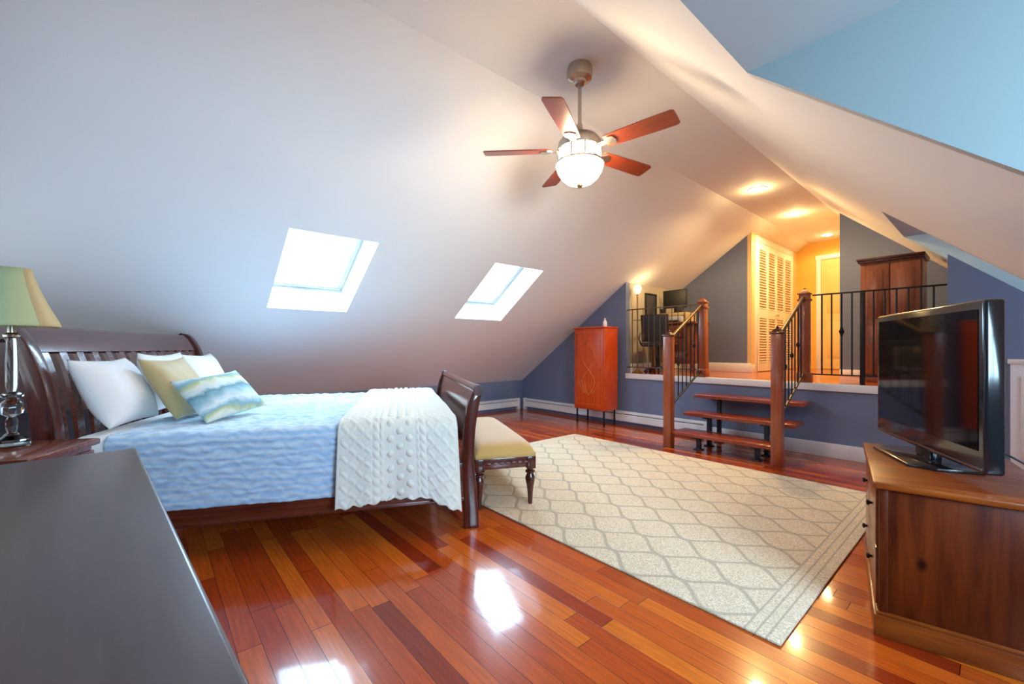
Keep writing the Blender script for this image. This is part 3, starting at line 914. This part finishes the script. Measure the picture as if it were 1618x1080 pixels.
# ------------------------------------------------------------------ dresser
DA = math.radians(4.5)
dr = empty('dresser', 'long dark espresso dresser with a bare satin top beside the nightstand', 'dresser', (-1.71, -.03, 0), DA)
DLn, DDp = 1.50, .56
MB().box(0, DLn, -DDp, 0, .822, .85, .007, 3).build('top', DRESS, dr)
MB().box(.02, DLn - .02, -DDp + .015, -.018, .08, .822, .004).build('cabinet_body', DRESS, dr)
for i in range(3):
    for j in range(3):
        x0 = .04 + i * .475; z0 = .12 + j * .232
        m = MB(); m.box(x0, x0 + .455, -.02, -.004, z0, z0 + .215, .004); d = m.build('drawer', DRESS, dr)
        for kx in (.12, .335):
            MB().lathe([(.007, 0), (.007, .012), (.015, .018), (.013, .026), (.004, .029)], 12, M=T(x0 + kx, -.004, z0 + .107) @ RX(-PI / 2)).build('knob', NICKEL, d)
for x in (.05, DLn - .05):
    for y in (-.06, -DDp + .06):
        MB().box(x - .03, x + .03, y - .03, y + .03, 0, .085, .004).build('foot', DRESS, dr)

# ------------------------------------------------------------------ staircase
SX0, SX1 = -2.55, -1.42
st = empty('staircase', 'short open riser staircase of three cherry treads up to the loft', 'stairs', (0, 0, 0))
RISE = ZP / 4
for k in range(3):
    y0 = 4.60 + k * .265
    zt = RISE * (k + 1)
    x1 = SX1 + (.08 if k else .02)
    m = MB(); m.box(SX0 + .05, x1 if k else SX1 - .05, y0, y0 + .30, zt - .042, zt, .008)
    m.build('tread', CHERRYX, st)
for x in (SX0 + .30, SX1 - .22):
    m = MB()
    for k in range(3):
        y = 4.60 + k * .265 + .14; zt = RISE * (k + 1) - .042
        m.box(x - .022, x + .022, y - .022, y + .022, 0, zt, .003)
        m.box(x - .03, x + .03, y - .12, y + .14, zt - .018, zt - .001, .003)
        m.box(x - .045, x + .045, y - .045, y + .045, 0, .012, .003)
    m.build('leg_frame', STEEL, st)
# railings beside the stairs
def stair_rail(x, label, sgn):
    r = empty('stair_railing', label, 'railing', (x, 4.62, 0), group='railings of the loft stairs')
    def newel(h, y, z0, base):
        m = MB(); w_ = .047
        m.box(-w_, w_, y - w_, y + w_, z0, h - .07, .006)
        if base:
            m.box(-w_ - .018, w_ + .018, y - w_ - .018, y + w_ + .018, z0, z0 + .11, .010)
            m.box(-w_ - .012, w_ + .012, y - w_ - .012, y + w_ + .012, h - .14, h - .115, .006)
        o = m.build('newel_post', CHERRY, r)
        m = MB(); m.box(-w_ - .010, w_ + .010, y - w_ - .010, y + w_ + .010, h - .07, h - .052, .005)
        m.lathe([(w_ * 1.35, h - .052), (w_ * .9, h - .03), (.014, h - .012), (.016, h - .004), (.004, h + .008)], 4, M=T(0, y, 0), rot=PI / 4)
        m.build('post_cap', CHERRY if base else MAHOG, o)
    newel(1.36, 0, 0, False)
    newel(1.81, .86, ZP + .0, True)
    p0, p1 = (0, .05, 1.275), (0, .80, 1.70)
    MB().tube([p0, p1], .019, 12).build('handrail', IRONB, r)
    q0, q1 = (0, .05, .47), (0, .80, .86)
    m = MB(); m.tube([q0, q1], .012, 10); m.build('lower_rail', IRON if sgn < 0 else IRONB, r)
    for k in range(7):
        t = (k + .7) / 7.4
        y = .05 + .75 * t
        za = q0[2] + (q1[2] - q0[2]) * t; zb = p0[2] + (p1[2] - p0[2]) * t
        m = MB(); m.tube([(0, y, za), (0, y, zb)], .007, 8)
        if k % 2: m.lathe([(.007, 0), (.017, .02), (.019, .03), (.017, .04), (.007, .06)], 10, M=T(0, y, (za + zb) / 2 - .03))
        m.build('baluster', IRON, r)
stair_rail(SX0, 'stair railing on the red cabinet side, cherry newels and iron balusters', -1)
stair_rail(SX1, 'stair railing on the television side, cherry newels and iron balusters', 1)
# loft railings
def loft_rail(x0, x1, label, IR=IRON, br=.0075):
    r = empty('loft_railing', label, 'railing', (x0, YB + .03, ZP), group='iron railings along the loft edge')
    L = x1 - x0
    m = MB(); m.box(0, L, -.016, .016, .945, .960, .003); m.build('top_rail', IR, r)
    m = MB(); m.box(0, L, -.009, .009, .088, .102, .002); m.build('bottom_rail', IR, r)
    n = int(L / .092)
    for k in range(n):
        x = (k + 1) * L / (n + 1)
        m = MB()
        if k == 4 and IR is IRON:
            m.box(x - .019, x + .019, -.019, .019, 0, .945, .004)
        else:
            m.tube([(x, 0, .1), (x, 0, .947)], br, 8)
        if k % 6 in (2,): m.lathe([(.007, 0), (.021, .04), (.026, .05), (.021, .06), (.007, .10)], 10, M=T(x, 0, .50))
        m.build('baluster', IR, r)
loft_rail(SX1 + .072, XO1 - .005, 'black iron loft railing between the stairs and the television wall, before the armoire')
loft_rail(XO0 + .005, SX0 - .072, 'thin bronze iron loft railing between the stairs and the red cabinet, before the desk', IRONB, .006)

# ------------------------------------------------------- baseboard heaters
def heater(label, loc, rz, L, cap):
    r = empty('baseboard_heater', label, 'heater', loc, rz, group='white baseboard heaters')
    m = MB()
    m.prism([(0, .205), (-.03, .205), (-.062, .185), (-.062, .172), (-.012, .172), (-.012, .055), (-.0, .055)], 'x', 0, L)
    m.prism([(-.055, .160), (-.066, .150), (-.066, .062), (-.050, .050), (-.046, .054), (-.058, .066), (-.058, .148), (-.050, .156)], 'x', 0, L)
    m.build('cover', WHITE, r, smooth=False)
    m = MB(); m.box(0, L, -.045, -.012, .06, .16); m.build('fin_core', STEEL, r, smooth=False)
    MB().box(L - .05, L, -.07, 0, .0, .21, .005).build('end_cap', WHITE, r)
    MB().box(0, .05, -.07, 0, .0, .21, .005).build('end_cap', WHITE, r)
    if cap: MB().box(L * .36 - .02, L * .36 + .02, -.069, 0, .05, .208, .003).build('joint_cover', WHITE, r)
heater('white baseboard heater along the step wall, passing behind the red cabinet', (XK + .09, YB - .001, 0), 0, 3.50, True)
heater('white baseboard heater along the low wall beyond the bed', (XK + .001, .4, 0), PI / 2, 4.93, False)

# -------------------------------------------------------------- red cabinet
rc = empty('red_cabinet', 'orange red wooden cabinet with inlaid diamond door on thin black legs', 'cabinet', (-4.33, 4.99, 0))
CW, CD, C0, C1 = .575, .33, .235, 1.47
m = MB(); m.box(0, CW, .012, CD, C0, C1 - .02, .006); m.build('cabinet_body', REDCAB, rc)
m = MB(); m.box(-.012, CW + .012, -.012, CD + .004, C1 - .024, C1, .008); m.build('top', REDCAB, rc)
m = MB(); m.box(.02, CW - .02, -.004, .014, C0 + .03, C1 - .05, .005); d = m.build('door', REDCAB, rc)
m = MB()
def stroke(pts): m.tube([(p[0], -.004, p[1]) for p in pts], .0045, 6)
cxm = CW / 2
def curve_x(sgn, z0, z1, amp, n=24):
    return [(cxm + sgn * amp * math.sin(PI * 2 * k / n * 1.0), z0 + (z1 - z0) * k / n) for k in range(n + 1)]
stroke(curve_x(1, C0 + .22, C1 - .25, .12)); stroke(curve_x(-1, C0 + .22, C1 - .25, .12))
for a in (.07, .13, .19):
    stroke([(cxm - a, C0 + .42), (cxm - a * .45, C0 + .24), (cxm, C0 + .42), (cxm + a * .45, C0 + .24), (cxm + a, C0 + .42)])
stroke([(.06, C0 + .08), (CW - .06, C0 + .08), (CW - .06, C1 - .1), (.06, C1 - .1), (.06, C0 + .08)])
m.build('inlay', INLAY, d)
MB().lathe([(.005, 0), (.005, .012), (.012, .018), (.010, .026), (.003, .029)], 12, M=T(CW - .06, -.004, .85) @ RX(PI / 2)).build('knob', BRASS, d)
for x in (.035, CW - .035):
    for y in (.04, CD - .035):
        MB().box(x - .010, x + .010, y - .010, y + .010, 0, C0, .002).build('leg', IRON, rc)
m = MB(); m.lathe([(.026, 0), (.030, .012), (.030, .06), (.024, .085), (.012, .10), (.011, .125), (.014, .13), (.010, .131)], 18)
o = m.build('vase', CERAM, loc=(-3.87, 5.16, C1))
tag(o, 'small white vase standing on the red cabinet', 'vase')

# ------------------------------------------------------------- loft objects
ar = empty('armoire', 'tall brown wooden armoire on the loft against the sloping ceiling', 'armoire', (-1.035, 6.02, ZP))
AW, AD, AH = .50, .42, 1.355
m = MB(); m.box(0, AW, .02, AD, .07, AH - .03, .004); m.build('cabinet_body', ARMO, ar)
m = MB(); m.box(-.02, AW + .02, -.015, AD, AH - .035, AH - .012, .005); m.box(-.03, AW + .024, -.028, AD, AH - .012, AH + .012, .005); m.build('cornice', ARMOD, ar)
m = MB(); m.box(-.008, AW + .008, .008, AD, 0, .075, .005); m.build('plinth', ARMO, ar)
for k in range(2):
    x0 = .01 + k * (AW / 2 - .005)
    m = MB(); m.box(x0, x0 + AW / 2 - .015, .0, .022, .09, AH - .06, .004)
    m.box(x0 + .05, x0 + AW / 2 - .065, -.005, .01, .16, .62, .005); m.box(x0 + .05, x0 + AW / 2 - .065, -.005, .01, .70, AH - .13, .005)
    d = m.build('door', ARMO, ar)
    MB().lathe([(.005, 0), (.005, .012), (.012, .018), (.010, .026), (.003, .029)], 12, M=T(x0 + (AW / 2 - .035 if k == 0 else .02), .0, .66) @ RX(PI / 2)).build('knob', BRASS, d)

fl = empty('floor_lamp', 'brass torchiere floor lamp with small lit shade standing on the loft', 'lamp', (-3.60, 5.60, ZP))
MB().lathe([(.075, 0), (.077, .012), (.06, .022), (.03, .035), (.014, .06)], 24).build('base', BRASS, fl)
MB().lathe([(.012, .05), (.012, 1.18), (.02, 1.19), (.012, 1.20)], 14).build('pole', BRASS, fl)
MB().tube([(-.08, 0, .80), (.08, 0, .80)], .007, 8).build('cross_bar', BRASS, fl)
MB().lathe([(.015, 1.19), (.045, 1.22), (.062, 1.27), (.05, 1.32), (.02, 1.335)], 20).build('lamp_shade', SCONCE, fl)

dk = empty('desk', 'dark wood writing desk against the loft side wall with a raised pale shelf', 'desk', (-3.67, 6.05, ZP))
MB().box(0, .72, 0, .56, .74, .775, .006).build('desktop', DESKW, dk)
for x in (.02, .655):
    for y in (.03, .49):
        MB().box(x, x + .045, y, y + .045, 0, .74, .003).build('leg', DESKW, dk)
m = MB(); m.box(.30, .62, .02, .54, .14, .735, .004); pd = m.build('pedestal', DESKW, dk)
for j in range(3):
    m = MB(); m.box(.315, .605, .006, .022, .16 + j * .19, .335 + j * .19, .003); d = m.build('drawer', DESKW, dk)
    MB().lathe([(.005, 0), (.005, .012), (.011, .018), (.003, .026)], 10, M=T(.46, .006, .25 + j * .19) @ RX(PI / 2)).build('knob', BRASS, d)
m = MB(); m.box(.04, .53, .16, .46, .885, .93, .004); m.box(.04, .06, .16, .46, .775, .885); m.box(.51, .53, .16, .46, .775, .885)
m.build('riser_shelf', SHELFW, dk)
DKZ = ZP
mo = empty('monitor', 'black flat computer monitor on the raised desk shelf in the loft', 'monitor', (-3.40, 6.36, DKZ + .931))
MB().box(-.10, .10, -.07, .07, 0, .012, .004).build('stand_base', PLASTM, mo)
MB().box(-.025, .025, .005, .03, .01, .14, .003).build('stand_neck', PLASTM, mo)
m = MB(); m.box(-.20, .20, -.02, .012, .085, .375, .006); sc_ = m.build('display_housing', PLASTM, mo)
MB().box(-.185, .185, -.022, -.019, .10, .36).build('screen', DSCR, mo)
for k, x in enumerate((-.15, .15)):
    m = MB(); m.box(-.03, .03, -.035, .035, 0, .075 + .02 * k, .005); m.lathe([(.02, 0), (.018, .004), (.004, .005)], 14, M=T(0, -.0345, .04) @ RX(PI / 2))
    o = m.build('speaker', PLASTM, loc=(-3.40 + x, 6.25, DKZ + .931))
    tag(o, 'small black desk speaker %s' % ('under the monitor, on the wall side' if k == 0 else 'under the monitor, on the stair side'), 'speaker', 'desk speakers below the monitor')
pr = empty('printer', 'pale grey desktop printer tucked under the raised desk shelf in the loft', 'printer', (-3.42, 6.13, DKZ + .777))
m = MB(); m.box(0, .24, .0, .30, 0, .085, .010); m.build('printer_body', GREYP, pr)
m = MB(); m.box(.03, .21, -.05, .02, .01, .03, .004); m.build('paper_tray', PLASTM, pr)
m = MB(); m.box(.012, .228, .02, .28, .085, .096, .004); m.build('lid', GREYP, pr)
bo = empty('picture', 'dark framed picture hanging on the loft side wall above the desk', 'picture', (XO0 + .002, 6.12, 1.84))
m = MB()
for (a0, a1, b0, b1) in ((-.16, .16, -.19, -.165), (-.16, .16, .165, .19), (-.16, -.135, -.165, .165), (.135, .16, -.165, .165)):
    m.box(0, .025, a0, a1, b0, b1, .003)
m.build('frame', BLACKW, bo)
MB().box(0, .012, -.135, .135, -.165, .165).build('panel', DARKP, bo)

oc = empty('office_chair', 'black office chair with high back pulled up to the loft desk', 'chair', (-3.37, 5.79, ZP), .25)
def backf(sd):
    def f(u, v):
        a = 2 * u - 1; e = (1 - abs(a) ** 4) ** .5 * (1 - abs(2 * v - 1) ** 6) ** .5
        return (a * .20, -.17 + sd * .03 * e - .05 * v - .03 * (a * a) * -1, .47 + v * .40)
    return f
m = MB(); m.grid(14, 16, backf(1)); m.grid(14, 16, backf(-1)); bmesh.ops.remove_doubles(m.bm, verts=m.bm.verts, dist=.0005)
m.build('backrest', PLASTM, oc, angle=180)
m = MB(); m.box(-.21, .21, -.17, .21, .40, .46, .025, 4); m.build('seat', PLASTM, oc)
MB().lathe([(.03, .08), (.03, .25), (.018, .25), (.018, .40)], 14).build('gas_column', IRON, oc)
for k in range(5):
    a = 2 * PI * k / 5
    lg = MB().tube([(0, 0, .10), (.18 * math.cos(a), .18 * math.sin(a), .065)], .018, 8).build('leg', PLASTM, oc)
    MB().lathe([(.02, -.012), (.027, -.008), (.027, .008), (.02, .012)], 14, M=T(.185 * math.cos(a), .185 * math.sin(a), .028) @ RZ(a) @ RX(PI / 2)).build('caster', PLAST, lg)
for sx in (-1, 1):
    m = MB(); m.tube([(sx * .215, -.12, .43), (sx * .25, -.1, .52), (sx * .25, -.05, .60), (sx * .25, .1, .62)], .014, 8); m.build('armrest', PLASTM, oc)

# ----------------------------------------------------------------- tv stand
SA = math.radians(11.4)
ts = empty('tv_stand', 'stained knotty pine television stand with drawers at the edge of the rug', 'tv stand', (-.3396, 2.196, 0), SA)
# local: x = depth away from the drawers, y = along the drawer front
SW, SD, SH = .90, .52, .617
MB().box(0, SD + .02, 0, SW, SH - .028, SH, .008, 3).build('top', STANDX, ts)
m = MB(); m.box(.03, SD, .025, SW - .025, .06, SH - .028, .003)
m.box(.022, .05, .018, .05, .06, SH - .028, .003)
m.build('cabinet_body', STAND, ts)
m = MB(); m.box(.005, SD + .012, .008, SW - .008, 0, .085, .004); m.box(.012, SD + .006, .014, SW - .014, .085, .098, .004); m.build('plinth', STANDX, ts)
for i in range(2):
    for j in range(2):
        y0 = .05 + i * .405; z0 = .11 + j * .238
        m = MB(); m.box(.012, .032, y0, y0 + .395, z0, z0 + .228, .004); d = m.build('drawer', STANDY, ts)
        MB().lathe([(.005, 0), (.006, .008), (.013, .012), (.012, .019), (.004, .022)], 14, M=T(.012, y0 + .2, z0 + .114) @ RY(-PI / 2)).build('knob', IRON, d)

# ------------------------------------------------------------------- television
pr_ = Vector(cam2w(1.798, 1.59)); pl_ = Vector(cam2w(.872 * 1.59 * 1.55, 1.59 * 1.55))
mid = (pr_ + pl_) / 2; dv = pr_ - pl_
TVW = dv.length; ta = math.atan2(dv.y, dv.x)
tv = empty('television', 'black flat screen television turned towards the bed on the pine stand', 'television', (mid.x, mid.y, SH), ta)
# local x from the far edge to the near edge, screen faces local -y
TB, TH = .052, .668
m = MB(); m.box(-TVW / 2, TVW / 2, -.012, .050, TB, TB + TH, .012, 3)
m.prism([(-TVW / 2 + .15, TB + .08), (TVW / 2 - .15, TB + .08), (TVW / 2 - .15, TB + TH - .14), (-TVW / 2 + .15, TB + TH - .14)], 'y', .05, .068)
m.build('housing', PLAST, tv)
m = MB(); m.box(-TVW / 2 + .034, TVW / 2 - .034, -.0145, -.010, TB + .085, TB + TH - .036); m.build('screen', SCREEN, tv, smooth=False)
m = MB(); m.box(-TVW / 2 + .012, TVW / 2 - .012, -.017, -.008, TB + .012, TB + .020, .002); m.build('trim_strip', ARMOD, tv)
m = MB(); m.prism([(-.24, -.05), (-.18, -.13), (.18, -.13), (.24, -.05), (.24, .11), (-.24, .11)], 'z', 0, .014, .004); m.build('stand_base', PLAST, tv)
m = MB(); m.box(-.07, .07, -.0, .045, .012, TB + .08, .008); m.build('stand_neck', PLAST, tv)
m = MB(); m.tube([(TVW / 2 - .08, .08, .13), (TVW / 2 - .04, .12, .10), (TVW / 2 - .02, .14, .04), (TVW / 2 - .03, .16, .008), (TVW / 2 - .12, .2, .006)], .004, 6); m.build('cord', PLASTM, tv)

# --------------------------------------------------------------------- light
def area(name, loc, target, sx, sy, energy, col, spread=None):
    l = bpy.data.lights.new(name, 'AREA'); l.shape = 'RECTANGLE'; l.size = sx; l.size_y = sy; l.energy = energy; l.color = col
    if spread: l.spread = spread
    o = bpy.data.objects.new(name, l); o.location = loc
    o.rotation_euler = (Vector(target) - Vector(loc)).to_track_quat('-Z', 'Y').to_euler()
    return link(o)
def point(name, loc, energy, col, r=.05):
    l = bpy.data.lights.new(name, 'POINT'); l.energy = energy; l.color = col; l.shadow_soft_size = r
    o = bpy.data.objects.new(name, l); o.location = loc
    return link(o)
def spot(name, loc, energy, col, ang=130, blend=.6, r=.05):
    l = bpy.data.lights.new(name, 'SPOT'); l.energy = energy; l.color = col; l.spot_size = math.radians(ang); l.spot_blend = blend; l.shadow_soft_size = r
    o = bpy.data.objects.new(name, l); o.location = loc
    return link(o)
DAY = (.50, .76, 1.0)
for p in SKYPOS:
    area('skylight_daylight', p, p - nrm, (.72), 1.0, 78, DAY)
area('dormer_daylight', (XW + .14, (q1[0] + q1[1]) / 2, (q1[2] + q1[3]) / 2), (-1.2, 2.3, 1.25), 1.4, 1.2, 112, DAY, 2.3)
area('dormer_daylight', (XW + .14, (q2[0] + q2[1]) / 2, (q2[2] + q2[3]) / 2), (0, (q2[0] + q2[1]) / 2, 1.4), .6, 1.2, 60, DAY)
area('window_daylight', ((w5[0] + w5[1]) / 2, YF - .16, (w5[2] + w5[3]) / 2), ((w5[0] + w5[1]) / 2, 0, 1.45), 1.9, .85, 4, DAY)  # fill through the added window in the near wall
WARM = (1.0, .68, .28)
for y, e in ((5.61, 140), (7.06, 125), (8.76, 24)):
    spot('recessed_lamp', (-1.945, y, 3.045), e, WARM, 165, .4, .05)
    point('recessed_bulb_spill', (-1.945, y, 3.02), e * .05, WARM, .03)
point('floor_lamp_bulb', (-3.50, 5.72, ZP + 1.30), 3, WARM, .05)

# --------------------------------------------------------------------- world
wd = bpy.data.worlds.new('sky'); scn.world = wd; wd.use_nodes = True
bg = wd.node_tree.nodes['Background']
bg.inputs[0].default_value = (.82, .92, 1.0, 1); bg.inputs[1].default_value = 2.2

# -------------------------------------------------------------------- camera
cam = bpy.data.cameras.new('camera'); cam.sensor_fit = 'HORIZONTAL'; cam.sensor_width = 36
cam.lens = 666 / 1618 * 36; cam.shift_y = 10 / 1618; cam.clip_start = .02
co = bpy.data.objects.new('camera', cam); co.location = (0, 0, 1.15); co.rotation_euler = (PI / 2, 0, math.radians(49.3))
link(co); scn.camera = co
vs = scn.view_settings
vs.view_transform = 'Standard'; vs.look = 'None'; vs.exposure = 0.0; vs.gamma = 1.0; vs.use_curve_mapping = False
scn.cycles.max_bounces = 10; scn.cycles.diffuse_bounces = 5; scn.cycles.glossy_bounces = 4; scn.cycles.transparent_max_bounces = 12
scn.cycles.sample_clamp_indirect = 6.0
